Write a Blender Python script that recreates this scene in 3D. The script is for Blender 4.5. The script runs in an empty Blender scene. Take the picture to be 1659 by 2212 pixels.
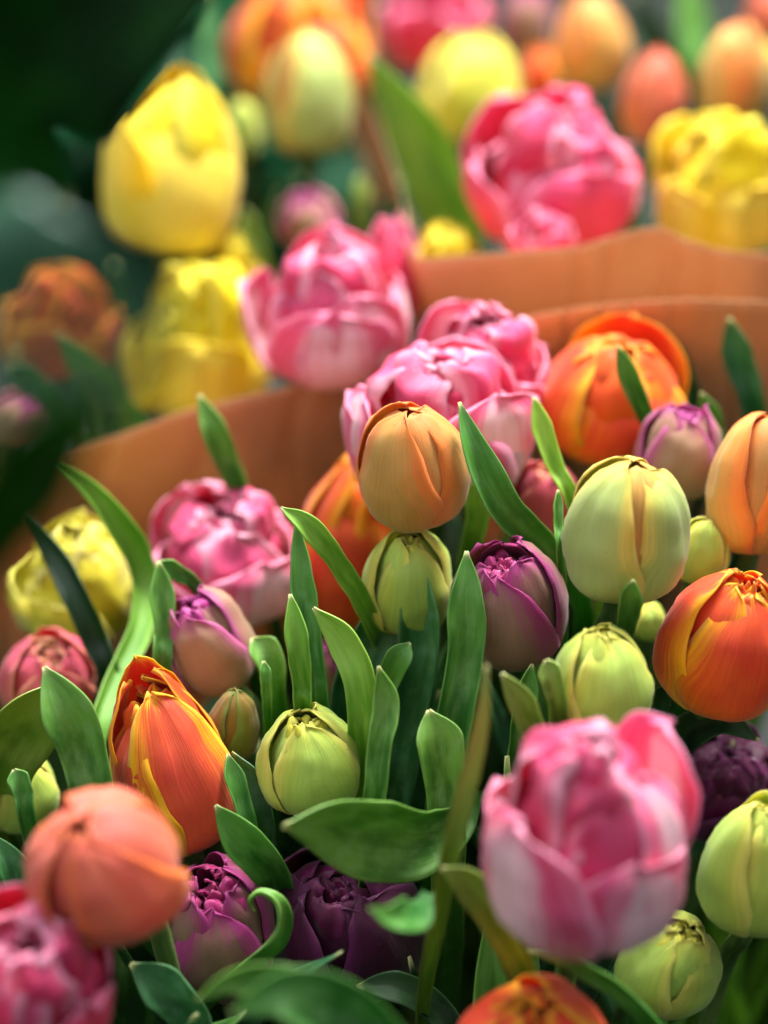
import bpy, math, random
from mathutils import Vector, Matrix, noise
R_ = math.radians
scene = bpy.context.scene
# ------------------------------------------------------------------ camera
K = 0.28 / 1659.0            # metres per picture unit (the photo read at 1659 x 2212) at 1 m
PITCH = R_(35)
CAM = Vector((0, 0, 1.06))
FW = Vector((0, math.cos(PITCH), -math.sin(PITCH)))
UP = Vector((0, math.sin(PITCH), math.cos(PITCH)))
RT = Vector((1, 0, 0))
cd = bpy.data.cameras.new('camera'); cam = bpy.data.objects.new('camera', cd)
scene.collection.objects.link(cam); scene.camera = cam
cam.location = CAM; cam.rotation_euler = (math.pi / 2 - PITCH, 0, 0)
cd.sensor_fit = 'HORIZONTAL'; cd.sensor_width = 24; cd.lens = 24 / 0.28
cd.clip_start = 0.02; cd.clip_end = 60
cd.dof.use_dof = True; cd.dof.focus_distance = 0.985; cd.dof.aperture_fstop = 2.9
# ------------------------------------------------------------------ light
w = bpy.data.worlds.new('World'); scene.world = w; w.use_nodes = True
nt = w.node_tree; nt.nodes.clear()
wo = nt.nodes.new('ShaderNodeOutputWorld'); bg = nt.nodes.new('ShaderNodeBackground')
tc = nt.nodes.new('ShaderNodeTexCoord'); sx = nt.nodes.new('ShaderNodeSeparateXYZ'); rp = nt.nodes.new('ShaderNodeValToRGB')
nt.links.new(tc.outputs['Generated'], sx.inputs[0]); nt.links.new(sx.outputs[2], rp.inputs[0])
rp.color_ramp.elements[0].position = 0.05; rp.color_ramp.elements[0].color = (.10, .11, .10, 1)
rp.color_ramp.elements[1].position = 0.8; rp.color_ramp.elements[1].color = (.93, .97, 1, 1)
nt.links.new(rp.outputs[0], bg.inputs[0]); bg.inputs[1].default_value = 0.7
nt.links.new(bg.outputs[0], wo.inputs[0])

def area(name, loc, target, size, power, col):
    l = bpy.data.lights.new(name, 'AREA'); l.shape = 'RECTANGLE'; l.size, l.size_y = size
    l.energy = power; l.color = col
    o = bpy.data.objects.new(name, l); scene.collection.objects.link(o); o.location = loc
    o.rotation_euler = (Vector(target) - Vector(loc)).to_track_quat('-Z', 'Y').to_euler()
area('back_key_light', (0.45, 2.2, 2.3), (0, 1.05, .45), (1.4, .9), 180, (1, .98, .94))  # soft key lamp set above and behind, not a known window
area('side_fill_light', (-1.5, .6, 2.2), (0, .9, .45), (1.2, 1.2), 12, (.9, .96, 1))  # weak cool fill lamp added at the left, no known source there
scene.view_settings.view_transform = 'Standard'; scene.view_settings.look = 'None'
scene.view_settings.exposure = 0.45; scene.view_settings.gamma = 1
scene.cycles.use_denoising = True
scene.cycles.max_bounces = 8; scene.cycles.transparent_max_bounces = 16
scene.render.film_transparent = False

def P(x, y, d):
    return CAM + d * (FW + RT * ((x - 829.5) * K) + UP * ((1106 - y) * K))

def lin(c):
    f = lambda v: (v / 12.92 if v <= .04045 else ((v + .055) / 1.055) ** 2.4)
    return tuple(f(v / 255.0) for v in c) + (1,)

def smooth(a, b, x):
    t = max(0, min(1, (x - a) / (b - a))); return t * t * (3 - 2 * t)

# ------------------------------------------------------------------ node helper
class NT:
    def __init__(s, m):
        m.use_nodes = True; s.t = m.node_tree; s.t.nodes.clear(); s.out = s.n('ShaderNodeOutputMaterial')
    def n(s, k, **kw):
        o = s.t.nodes.new(k)
        for a, b in kw.items(): setattr(o, a, b)
        return o
    def put(s, sock, v):
        if hasattr(v, 'node'): s.t.links.new(v, sock)
        elif v is not None: sock.default_value = v
    def m(s, op, a, b=0.0, c=None, clamp=False):
        o = s.n('ShaderNodeMath', operation=op, use_clamp=clamp); s.put(o.inputs[0], a); s.put(o.inputs[1], b)
        if c is not None: s.put(o.inputs[2], c)
        return o.outputs[0]
    def ss(s, x, a, b):
        o = s.n('ShaderNodeMapRange', interpolation_type='SMOOTHSTEP'); s.put(o.inputs[0], x)
        o.inputs[1].default_value = a; o.inputs[2].default_value = b; return o.outputs[0]
    def mix(s, f, a, b, mode='MIX'):
        o = s.n('ShaderNodeMix', data_type='RGBA', blend_type=mode); s.put(o.inputs[0], f); s.put(o.inputs[6], a); s.put(o.inputs[7], b)
        return o.outputs[2]
    def ramp(s, x, els):
        o = s.n('ShaderNodeValToRGB'); s.put(o.inputs[0], x); e = o.color_ramp.elements
        while len(e) < len(els): e.new(.5)
        for q, (p, c) in zip(e, els): q.position = p; q.color = c
        return o.outputs[0]
    def xyz(s, a, b, c):
        o = s.n('ShaderNodeCombineXYZ'); s.put(o.inputs[0], a); s.put(o.inputs[1], b); s.put(o.inputs[2], c); return o.outputs[0]
    def noise(s, v, sc=1.0, det=2.0, rough=.5):
        o = s.n('ShaderNodeTexNoise'); s.put(o.inputs['Vector'], v); o.inputs['Scale'].default_value = sc
        o.inputs['Detail'].default_value = det; o.inputs['Roughness'].default_value = rough; return o.outputs[0]

def uvnodes(g):
    uv = g.n('ShaderNodeUVMap'); uv.uv_map = 'UVMap'; sp = g.n('ShaderNodeSeparateXYZ'); g.t.links.new(uv.outputs[0], sp.inputs[0])
    oi = g.n('ShaderNodeObjectInfo'); rnd = g.m('MULTIPLY', oi.outputs['Random'], 37.0)
    x, y = sp.outputs[0], sp.outputs[1]
    u = g.m('ABSOLUTE', g.m('MULTIPLY_ADD', x, 2.0, -1.0))
    return x, y, u, rnd, oi.outputs['Random']

def petal_mat(name, base, mid, tip, edge, stripe=None, inside=None, e0=.55, ef=.8, sf=.6, s1=.45, blot=.1, vein=.24, rough=.48, streak=.35, trans=.22):
    m = bpy.data.materials.new(name); g = NT(m)
    x, y, u, rnd, r1 = uvnodes(g)
    n1 = g.noise(g.xyz(g.m('MULTIPLY', x, 5.0), g.m('MULTIPLY', y, 1.8), rnd), 1.0, 3)
    n1c = g.m('SUBTRACT', n1, .5)
    vn = g.noise(g.xyz(g.m('MULTIPLY', x, 42.0), g.m('MULTIPLY', y, 2.2), rnd), 1.0, 4, .6)
    vnc = g.m('SUBTRACT', vn, .5)
    fine = g.noise(g.xyz(g.m('MULTIPLY', x, 130.0), g.m('MULTIPLY', y, 4.0), rnd), 1.0, 2, .6)
    vp = g.m('ADD', y, g.m('MULTIPLY_ADD', vnc, streak * .5, g.m('MULTIPLY', n1c, .35)))
    upn = g.m('ADD', u, g.m('MULTIPLY_ADD', vnc, g.m('MULTIPLY', 1.35, streak), g.m('MULTIPLY', n1c, .22)))
    col = g.ramp(vp, [(.03, lin(base)), (.42, lin(mid)), (.92, lin(tip))])
    if stripe:
        f = g.m('SUBTRACT', 1.0, g.ss(upn, s1 * .35, s1 * 1.25))
        f = g.m('MULTIPLY', g.m('MULTIPLY', f, sf), g.m('SUBTRACT', 1.0, g.ss(vp, .7, 1.05)))
        col = g.mix(f, col, lin(stripe))
    ev = g.m('MAXIMUM', upn, g.m('POWER', vp, 6.0))
    col = g.mix(g.m('MULTIPLY', g.ss(ev, e0, 1.0), ef), col, lin(edge))
    if inside:
        geo = g.n('ShaderNodeNewGeometry')
        vcol = g.n('ShaderNodeAttribute', attribute_name='side')
        col = g.mix(g.m('MULTIPLY', vcol.outputs['Fac'], .85), col, lin(inside))
    tcn = g.n('ShaderNodeTexCoord')
    b2 = g.noise(tcn.outputs['Object'], 45.0, 3)
    k = g.m('MULTIPLY_ADD', g.m('SUBTRACT', b2, .5), blot * 2, 1.0)
    k = g.m('ADD', k, g.m('MULTIPLY', vnc, vein)); k = g.m('ADD', k, g.m('MULTIPLY', g.m('SUBTRACT', fine, .5), vein * 1.2))
    k = g.m('ADD', k, g.m('MULTIPLY_ADD', r1, .24, -.12))
    sp1 = g.noise(tcn.outputs['Object'], 650.0, 2); col = g.mix(g.m('MULTIPLY', g.ss(sp1, .70, .76), .45), col, lin((120, 84, 40)))
    hs = g.n('ShaderNodeHueSaturation'); g.put(hs.inputs['Value'], k); g.put(hs.inputs['Color'], col)
    g.put(hs.inputs['Hue'], g.m('MULTIPLY_ADD', g.m('SUBTRACT', b2, .5), .03, .5))
    col = hs.outputs[0]
    bp = g.n('ShaderNodeBump'); bp.inputs['Strength'].default_value = .5; bp.inputs['Distance'].default_value = .0007
    g.put(bp.inputs['Height'], g.m('MULTIPLY_ADD', fine, .7, vn))
    pb = g.n('ShaderNodeBsdfPrincipled'); g.put(pb.inputs['Base Color'], col); pb.inputs['Roughness'].default_value = rough
    pb.inputs['Specular IOR Level'].default_value = .42
    pb.inputs['Subsurface Weight'].default_value = .07; pb.inputs['Subsurface Radius'].default_value = (1, .4, .25); pb.inputs['Subsurface Scale'].default_value = .003
    pb.inputs['Sheen Weight'].default_value = .2; pb.inputs['Sheen Roughness'].default_value = .4
    g.put(pb.inputs['Normal'], bp.outputs[0])
    tr = g.n('ShaderNodeBsdfTranslucent'); g.put(tr.inputs[0], col)
    mx = g.n('ShaderNodeMixShader'); mx.inputs[0].default_value = trans
    g.t.links.new(pb.outputs[0], mx.inputs[1]); g.t.links.new(tr.outputs[0], mx.inputs[2]); g.t.links.new(mx.outputs[0], g.out.inputs[0])
    return m

def leaf_mat(name, dark, light, edge, bloom, bf=.35):
    m = bpy.data.materials.new(name); g = NT(m)
    x, y, u, rnd, r1 = uvnodes(g)
    vn = g.noise(g.xyz(g.m('MULTIPLY', x, 40.0), g.m('MULTIPLY', y, 1.5), rnd), 1.0, 3, .6)
    fl = g.noise(g.xyz(g.m('MULTIPLY', x, 110.0), g.m('MULTIPLY', y, 2.5), rnd), 1.0, 2, .6)
    n1 = g.noise(g.xyz(g.m('MULTIPLY', x, 3.0), g.m('MULTIPLY', y, 5.0), rnd), 1.0, 3)
    tcn = g.n('ShaderNodeTexCoord'); nb = g.noise(tcn.outputs['Object'], 160.0, 4, .65)
    col = g.mix(g.ss(g.m('ADD', n1, g.m('MULTIPLY_ADD', y, .5, -.25)), .3, .75), lin(dark), lin(light))
    col = g.mix(g.m('MULTIPLY', g.ss(g.m('MULTIPLY_ADD', nb, .6, g.m('MULTIPLY', n1, .5)), .5, .72), bf), col, lin(bloom))
    col = g.mix(g.m('MULTIPLY', g.ss(u, .9, 1.0), .12), col, lin(edge))
    col = g.mix(g.m('MULTIPLY', g.ss(y, .955, .995), .8), col, lin((205, 205, 140)))
    k = g.m('MULTIPLY_ADD', g.m('SUBTRACT', vn, .5), .7, g.m('MULTIPLY_ADD', g.m('SUBTRACT', fl, .5), .5, g.m('MULTIPLY_ADD', r1, .3, .86)))
    hs = g.n('ShaderNodeHueSaturation'); g.put(hs.inputs['Value'], k); g.put(hs.inputs['Color'], col)
    g.put(hs.inputs['Hue'], g.m('MULTIPLY_ADD', r1, -.03, .515))
    bp = g.n('ShaderNodeBump'); bp.inputs['Strength'].default_value = .45; bp.inputs['Distance'].default_value = .0006; g.put(bp.inputs['Height'], g.m('ADD', vn, g.m('MULTIPLY', fl, .6)))
    pb = g.n('ShaderNodeBsdfPrincipled'); g.put(pb.inputs['Base Color'], hs.outputs[0]); g.put(pb.inputs['Roughness'], g.m('MULTIPLY_ADD', nb, .2, .32))
    pb.inputs['Specular IOR Level'].default_value = .5
    g.put(pb.inputs['Normal'], bp.outputs[0])
    tr = g.n('ShaderNodeBsdfTranslucent'); g.put(tr.inputs[0], g.mix(.5, hs.outputs[0], lin((110, 170, 30))))
    mx = g.n('ShaderNodeMixShader'); mx.inputs[0].default_value = .27
    g.t.links.new(pb.outputs[0], mx.inputs[1]); g.t.links.new(tr.outputs[0], mx.inputs[2]); g.t.links.new(mx.outputs[0], g.out.inputs[0])
    return m

def paper_mat():
    m = bpy.data.materials.new('kraft_paper'); g = NT(m)
    x, y, u, rnd, r1 = uvnodes(g)
    tcn = g.n('ShaderNodeTexCoord')
    fib = g.noise(tcn.outputs['Object'], 900.0, 4, .7); bl = g.noise(tcn.outputs['Object'], 30.0, 4)
    rib = g.noise(g.xyz(g.m('MULTIPLY', x, 260.0), g.m('MULTIPLY', y, 2.0), 0.0), 1.0, 2)
    col = g.mix(bl, lin((182, 140, 100)), lin((216, 176, 132)))
    k = g.m('MULTIPLY_ADD', g.m('SUBTRACT', fib, .5), .35, g.m('MULTIPLY_ADD', rib, .16, .92))
    hs = g.n('ShaderNodeHueSaturation'); g.put(hs.inputs['Value'], k); g.put(hs.inputs['Color'], col)
    bp = g.n('ShaderNodeBump'); bp.inputs['Strength'].default_value = .35; bp.inputs['Distance'].default_value = .0005; g.put(bp.inputs['Height'], g.m('ADD', fib, rib))
    pb = g.n('ShaderNodeBsdfPrincipled'); g.put(pb.inputs['Base Color'], hs.outputs[0]); pb.inputs['Roughness'].default_value = .62
    g.put(pb.inputs['Normal'], bp.outputs[0])
    tr = g.n('ShaderNodeBsdfTranslucent'); g.put(tr.inputs[0], lin((222, 160, 112)))
    mx = g.n('ShaderNodeMixShader'); mx.inputs[0].default_value = .3
    g.t.links.new(pb.outputs[0], mx.inputs[1]); g.t.links.new(tr.outputs[0], mx.inputs[2]); g.t.links.new(mx.outputs[0], g.out.inputs[0])
    return m

def simple_mat(name, a, b, sc, rough=.8):
    m = bpy.data.materials.new(name); g = NT(m)
    tcn = g.n('ShaderNodeTexCoord'); f = g.noise(tcn.outputs['Object'], sc, 4)
    pb = g.n('ShaderNodeBsdfPrincipled'); g.put(pb.inputs['Base Color'], g.mix(g.ss(f, .35, .65), lin(a), lin(b))); pb.inputs['Roughness'].default_value = rough
    g.t.links.new(pb.outputs[0], g.out.inputs[0]); return m

# petal colours: (outer, inner)
PM = {}
def pm(k, outer, inner=None):
    PM[k] = (petal_mat(k + '_petal', **outer), petal_mat(k + '_inner_petal', **(inner or outer)))
D = dict
pm('pink', D(base=(205, 190, 140), mid=(236, 92, 134), tip=(238, 88, 136), edge=(252, 176, 206), stripe=(250, 220, 226), sf=.8, s1=.5, e0=.75, ef=.75, streak=.6),
   D(base=(222, 40, 70), mid=(232, 46, 96), tip=(240, 96, 146), edge=(255, 190, 214), e0=.5, ef=.9, trans=.3))
pm('hotpink', D(base=(200, 160, 120), mid=(226, 62, 96), tip=(236, 80, 126), edge=(250, 160, 196), stripe=(232, 60, 90), sf=.5, e0=.6, ef=.75),
   D(base=(210, 20, 50), mid=(226, 32, 80), tip=(238, 88, 140), edge=(254, 180, 208), e0=.5, ef=.88, trans=.3))
pm('salmon', D(base=(200, 160, 90), mid=(226, 104, 96), tip=(222, 84, 110), edge=(240, 160, 120), stripe=(216, 90, 110), sf=.5, e0=.7, ef=.6),
   D(base=(200, 40, 60), mid=(220, 80, 90), tip=(236, 130, 120), edge=(240, 190, 130), e0=.5))
pm('orange', D(base=(244, 186, 30), mid=(242, 92, 22), tip=(238, 80, 24), edge=(252, 180, 14), stripe=(234, 74, 34), sf=.7, s1=.6, e0=.5, ef=.95, streak=.6),
   D(base=(245, 150, 10), mid=(238, 96, 12), tip=(236, 92, 18), edge=(252, 172, 16), e0=.5, ef=.9, streak=.5, trans=.3))
pm('flame', D(base=(238, 190, 30), mid=(235, 90, 30), tip=(226, 62, 30), edge=(250, 186, 20), stripe=(226, 84, 56), sf=.85, s1=.6, e0=.45, ef=1.0, streak=.95),
   D(base=(245, 160, 10), mid=(238, 100, 12), tip=(232, 80, 16), edge=(252, 180, 20), e0=.5, ef=.9, streak=.6, trans=.3))
pm('peach', D(base=(176, 170, 70), mid=(242, 164, 78), tip=(252, 154, 72), edge=(252, 136, 52), stripe=(212, 174, 88), sf=.75, s1=.65, e0=.5, ef=.8, streak=.5),
   D(base=(190, 170, 70), mid=(236, 152, 70), tip=(242, 150, 74), edge=(244, 150, 70), stripe=(210, 180, 110), sf=.4))
pm('coral', D(base=(214, 160, 96), mid=(232, 118, 62), tip=(234, 102, 84), edge=(240, 128, 48), stripe=(232, 122, 98), sf=.6, s1=.8, e0=.65, ef=.7),
   None)
pm('greenpeach', D(base=(196, 196, 56), mid=(182, 192, 98), tip=(206, 206, 92), edge=(236, 204, 92), stripe=(168, 188, 112), sf=.8, s1=.8, e0=.58, ef=.85, streak=.3),
   D(base=(176, 170, 50), mid=(206, 146, 66), tip=(222, 182, 80), edge=(226, 180, 80), stripe=(200, 130, 70), sf=.5))
pm('olive', D(base=(70, 110, 40), mid=(112, 124, 44), tip=(150, 116, 44), edge=(110, 150, 60), stripe=(140, 112, 40), sf=.7))
pm('green', D(base=(164, 178, 56), mid=(184, 206, 82), tip=(212, 220, 86), edge=(236, 226, 112), stripe=(166, 200, 92), sf=.75, s1=.7, e0=.6, ef=.75, streak=.3),
   D(base=(190, 196, 40), mid=(208, 212, 60), tip=(226, 220, 70), edge=(236, 232, 120), e0=.6, ef=.6))
pm('yellow', D(base=(196, 176, 20), mid=(242, 206, 4), tip=(244, 212, 0), edge=(248, 222, 20), stripe=(248, 230, 96), sf=.7, s1=.8, e0=.7),
   D(base=(224, 190, 0), mid=(242, 216, 4), tip=(246, 226, 16), edge=(248, 236, 90), e0=.6))
pm('lemon', D(base=(170, 180, 40), mid=(222, 214, 50), tip=(236, 222, 50), edge=(240, 230, 110), stripe=(196, 200, 70), sf=.6, s1=.7, e0=.6),
   D(base=(200, 190, 20), mid=(226, 214, 40), tip=(236, 224, 60), edge=(244, 236, 150), e0=.5))
pm('mauve', D(base=(132, 116, 72), mid=(150, 96, 96), tip=(176, 50, 120), edge=(170, 44, 128), stripe=(142, 116, 88), sf=.8, s1=.7, e0=.3, ef=.8, streak=.6),
   D(base=(130, 30, 80), mid=(168, 40, 104), tip=(188, 40, 116), edge=(196, 70, 140), stripe=(140, 90, 90), sf=.4, e0=.6, rough=.3))
pm('plum', D(base=(26, 8, 20), mid=(60, 12, 44), tip=(78, 16, 58), edge=(104, 34, 88), stripe=(52, 12, 38), sf=.6, e0=.65, rough=.32, trans=.1),  # purple petals darkened further, shade put into their colour
   D(base=(30, 4, 20), mid=(68, 8, 42), tip=(92, 14, 62), edge=(118, 38, 96), e0=.6, rough=.26, trans=.12))
pm('dusty', D(base=(150, 130, 90), mid=(186, 124, 98), tip=(180, 70, 124), edge=(190, 80, 146), stripe=(176, 140, 108), sf=.9, s1=.85, e0=.6, ef=.8, streak=.4),
   D(base=(130, 30, 80), mid=(160, 40, 110), tip=(186, 50, 140), edge=(196, 80, 150), e0=.6, rough=.3))
LM = [leaf_mat('tulip_leaf_green', (52, 112, 36), (106, 164, 64), (176, 206, 110), (140, 180, 124)),
      leaf_mat('tulip_leaf_blue_green', (34, 86, 46), (66, 128, 76), (136, 180, 116), (124, 168, 136), .4),
      leaf_mat('tulip_leaf_bright', (98, 156, 34), (146, 196, 66), (194, 216, 116), (166, 200, 116), .2),
      leaf_mat('tulip_leaf_olive', (88, 118, 36), (138, 166, 68), (176, 182, 100), (156, 166, 100), .2),
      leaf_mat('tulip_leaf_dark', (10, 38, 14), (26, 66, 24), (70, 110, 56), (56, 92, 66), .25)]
STEM = leaf_mat('tulip_stem', (70, 104, 50), (110, 140, 70), (110, 140, 70), (130, 150, 100))
PAPER = paper_mat()

# ------------------------------------------------------------------ mesh helpers
def grid_mesh(name, rows, mat, parent=None, thick=.0006, side=False, loc=None):
    nv, nu = len(rows), len(rows[0])
    inv = None
    if loc is not None: rows = [[p - loc for p in r] for r in rows]
    vs = [p for r in rows for p in r]
    fs = [(i * nu + j, i * nu + j + 1, (i + 1) * nu + j + 1, (i + 1) * nu + j) for i in range(nv - 1) for j in range(nu - 1)]
    # closed sheet: second skin offset along the normal
    me = bpy.data.meshes.new(name); me.from_pydata(vs, [], fs); me.update()
    nor = [v.normal.copy() for v in me.vertices]
    bpy.data.meshes.remove(me)
    n = len(vs)
    v2 = vs + [vs[i] - nor[i] * thick for i in range(n)]
    fs2 = fs + [tuple(n + k for k in reversed(f)) for f in fs]
    ring = [j for j in range(nu)] + [i * nu + nu - 1 for i in range(1, nv)] + [(nv - 1) * nu + j for j in range(nu - 2, -1, -1)] + [i * nu for i in range(nv - 2, 0, -1)]
    for a, b in zip(ring, ring[1:] + ring[:1]): fs2.append((b, a, n + a, n + b))
    me = bpy.data.meshes.new(name); me.from_pydata(v2, [], fs2)
    uvl = me.uv_layers.new(name='UVMap')
    uvs = [(j / (nu - 1), i / (nv - 1)) for i in range(nv) for j in range(nu)] * 2
    li = [0] * len(me.loops); me.loops.foreach_get('vertex_index', li)
    flat = [c for k in li for c in uvs[k]]
    uvl.data.foreach_set('uv', flat)
    if side:
        at = me.attributes.new('side', 'FLOAT', 'POINT'); at.data.foreach_set('value', [0.0] * n + [1.0] * n)
    me.polygons.foreach_set('use_smooth', [True] * len(me.polygons)); me.materials.append(mat); me.update()
    o = bpy.data.objects.new(name, me); scene.collection.objects.link(o)
    if parent: o.parent = parent
    if loc is not None and not parent: o.location = loc
    return o

def spline(pts, n):
    q = [pts[0] * 2 - pts[1]] + list(pts) + [pts[-1] * 2 - pts[-2]]; out = []
    m = len(pts) - 1
    for i in range(n):
        t = i / (n - 1) * m; k = min(int(t), m - 1); f = t - k
        a, b, c, d = q[k:k + 4]
        out.append(.5 * ((2 * b) + (c - a) * f + (2 * a - 5 * b + 4 * c - d) * f * f + (3 * b - a - 3 * c + d) * f ** 3))
    return out

def interp(keys, n):
    return spline([Vector((k[0], k[1], 0)) for k in keys], n)

PROF = {  # (r, z) silhouettes
 'bud': [(.16, 0), (.66, .035), (.92, .17), (1.0, .37), (.94, .58), (.74, .78), (.42, .92), (.07, 1.0)],
 'egg': [(.16, 0), (.6, .03), (.86, .14), (.98, .33), (.97, .52), (.8, .75), (.5, .92), (.12, 1.0)],
 'semi': [(.16, 0), (.66, .035), (.92, .17), (1.0, .36), (.95, .56), (.78, .77), (.5, .92), (.22, 1.0)],
 'mouth': [(.16, 0), (.66, .035), (.92, .17), (1.0, .37), (.97, .58), (.84, .78), (.62, .92), (.4, 1.0)],
 'cup': [(.16, 0), (.62, .03), (.88, .16), (.98, .36), (1.0, .58), (.97, .78), (.9, .9), (.8, 1.0)],
 'wide': [(.16, 0), (.6, .04), (.85, .16), (.98, .36), (1.06, .58), (1.1, .78), (1.1, .9), (1.04, 1.0)],
 'core': [(.16, 0), (.5, .05), (.8, .25), (.95, .5), (.9, .72), (.65, .9), (.25, .98), (.02, .9)],
 'coreup': [(.16, 0), (.5, .05), (.8, .25), (1., .5), (1.0, .75), (.85, .92), (.55, 1.0), (.4, .97)],
}

def petal(parent, mat, R, H, th, prof='bud', wid=1.15, tp=3.0, tq=.9, spiral=.05, lip=.03, ruf=0., rf=3, crease=.03, rcf=1.0, rcmin=.35,
          nz=.03, seed=0, tiltout=0., nu=17, nv=22, twist=0., inner=False, name='petal', z0=0.):
    rnd = random.Random(seed)
    pr = interp(PROF[prof], nv); rows = []
    ph = rnd.uniform(0, 6.28); sv = Vector((seed * 1.37 % 50, seed * .73 % 50, 3.1))
    for i in range(nv):
        v = i / (nv - 1); r, z = pr[i].x * R, pr[i].y * H
        base = .38 + .62 * smooth(0, .42, v)
        W = wid * R * base * max(0., 1 - v ** tp) ** tq
        if W < R * .02: W = R * .02
        rc = max(r * rcf, rcmin * R)
        row = []
        for j in range(nu):
            u = -1 + 2 * j / (nu - 1)
            s = u * W; a = max(-2.2, min(2.2, s / rc))
            rr = rc * math.cos(a) + (r - rc); lat = rc * math.sin(a)
            e = smooth(.55, 1, abs(u)); fade = smooth(0, .25, v)
            off = R * (spiral * u * fade + lip * e * fade - crease * math.exp(-(u / .13) ** 2) * smooth(.15, .6, v) * (1 - smooth(.93, 1, v)))
            off += R * ruf * math.sin(rf * 3.14 * u + ph + v * 2) * smooth(.25, .95, v) * (.35 + .65 * abs(u))
            zz = z + H * ruf * .35 * math.sin(rf * 2.3 * u + ph * 2) * smooth(.5, 1, v)
            rr += off
            p = Vector((rr, lat, zz))
            nn = noise.noise_vector(p * (1.6 / R) + sv) * (nz * R * fade) + noise.noise_vector(p * (4.5 / R) + sv) * (nz * .3 * R * fade)
            p += nn
            if tiltout:
                p = Matrix.Rotation(tiltout * fade, 3, 'Y') @ (p - Vector((.15 * R, 0, 0))) + Vector((.15 * R, 0, 0))
            p = Matrix.Rotation(th + twist * v, 3, 'Z') @ p
            p.z += z0
            row.append(p)
        rows.append(row)
    return grid_mesh(name, rows, mat, parent, thick=.00045)

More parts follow.
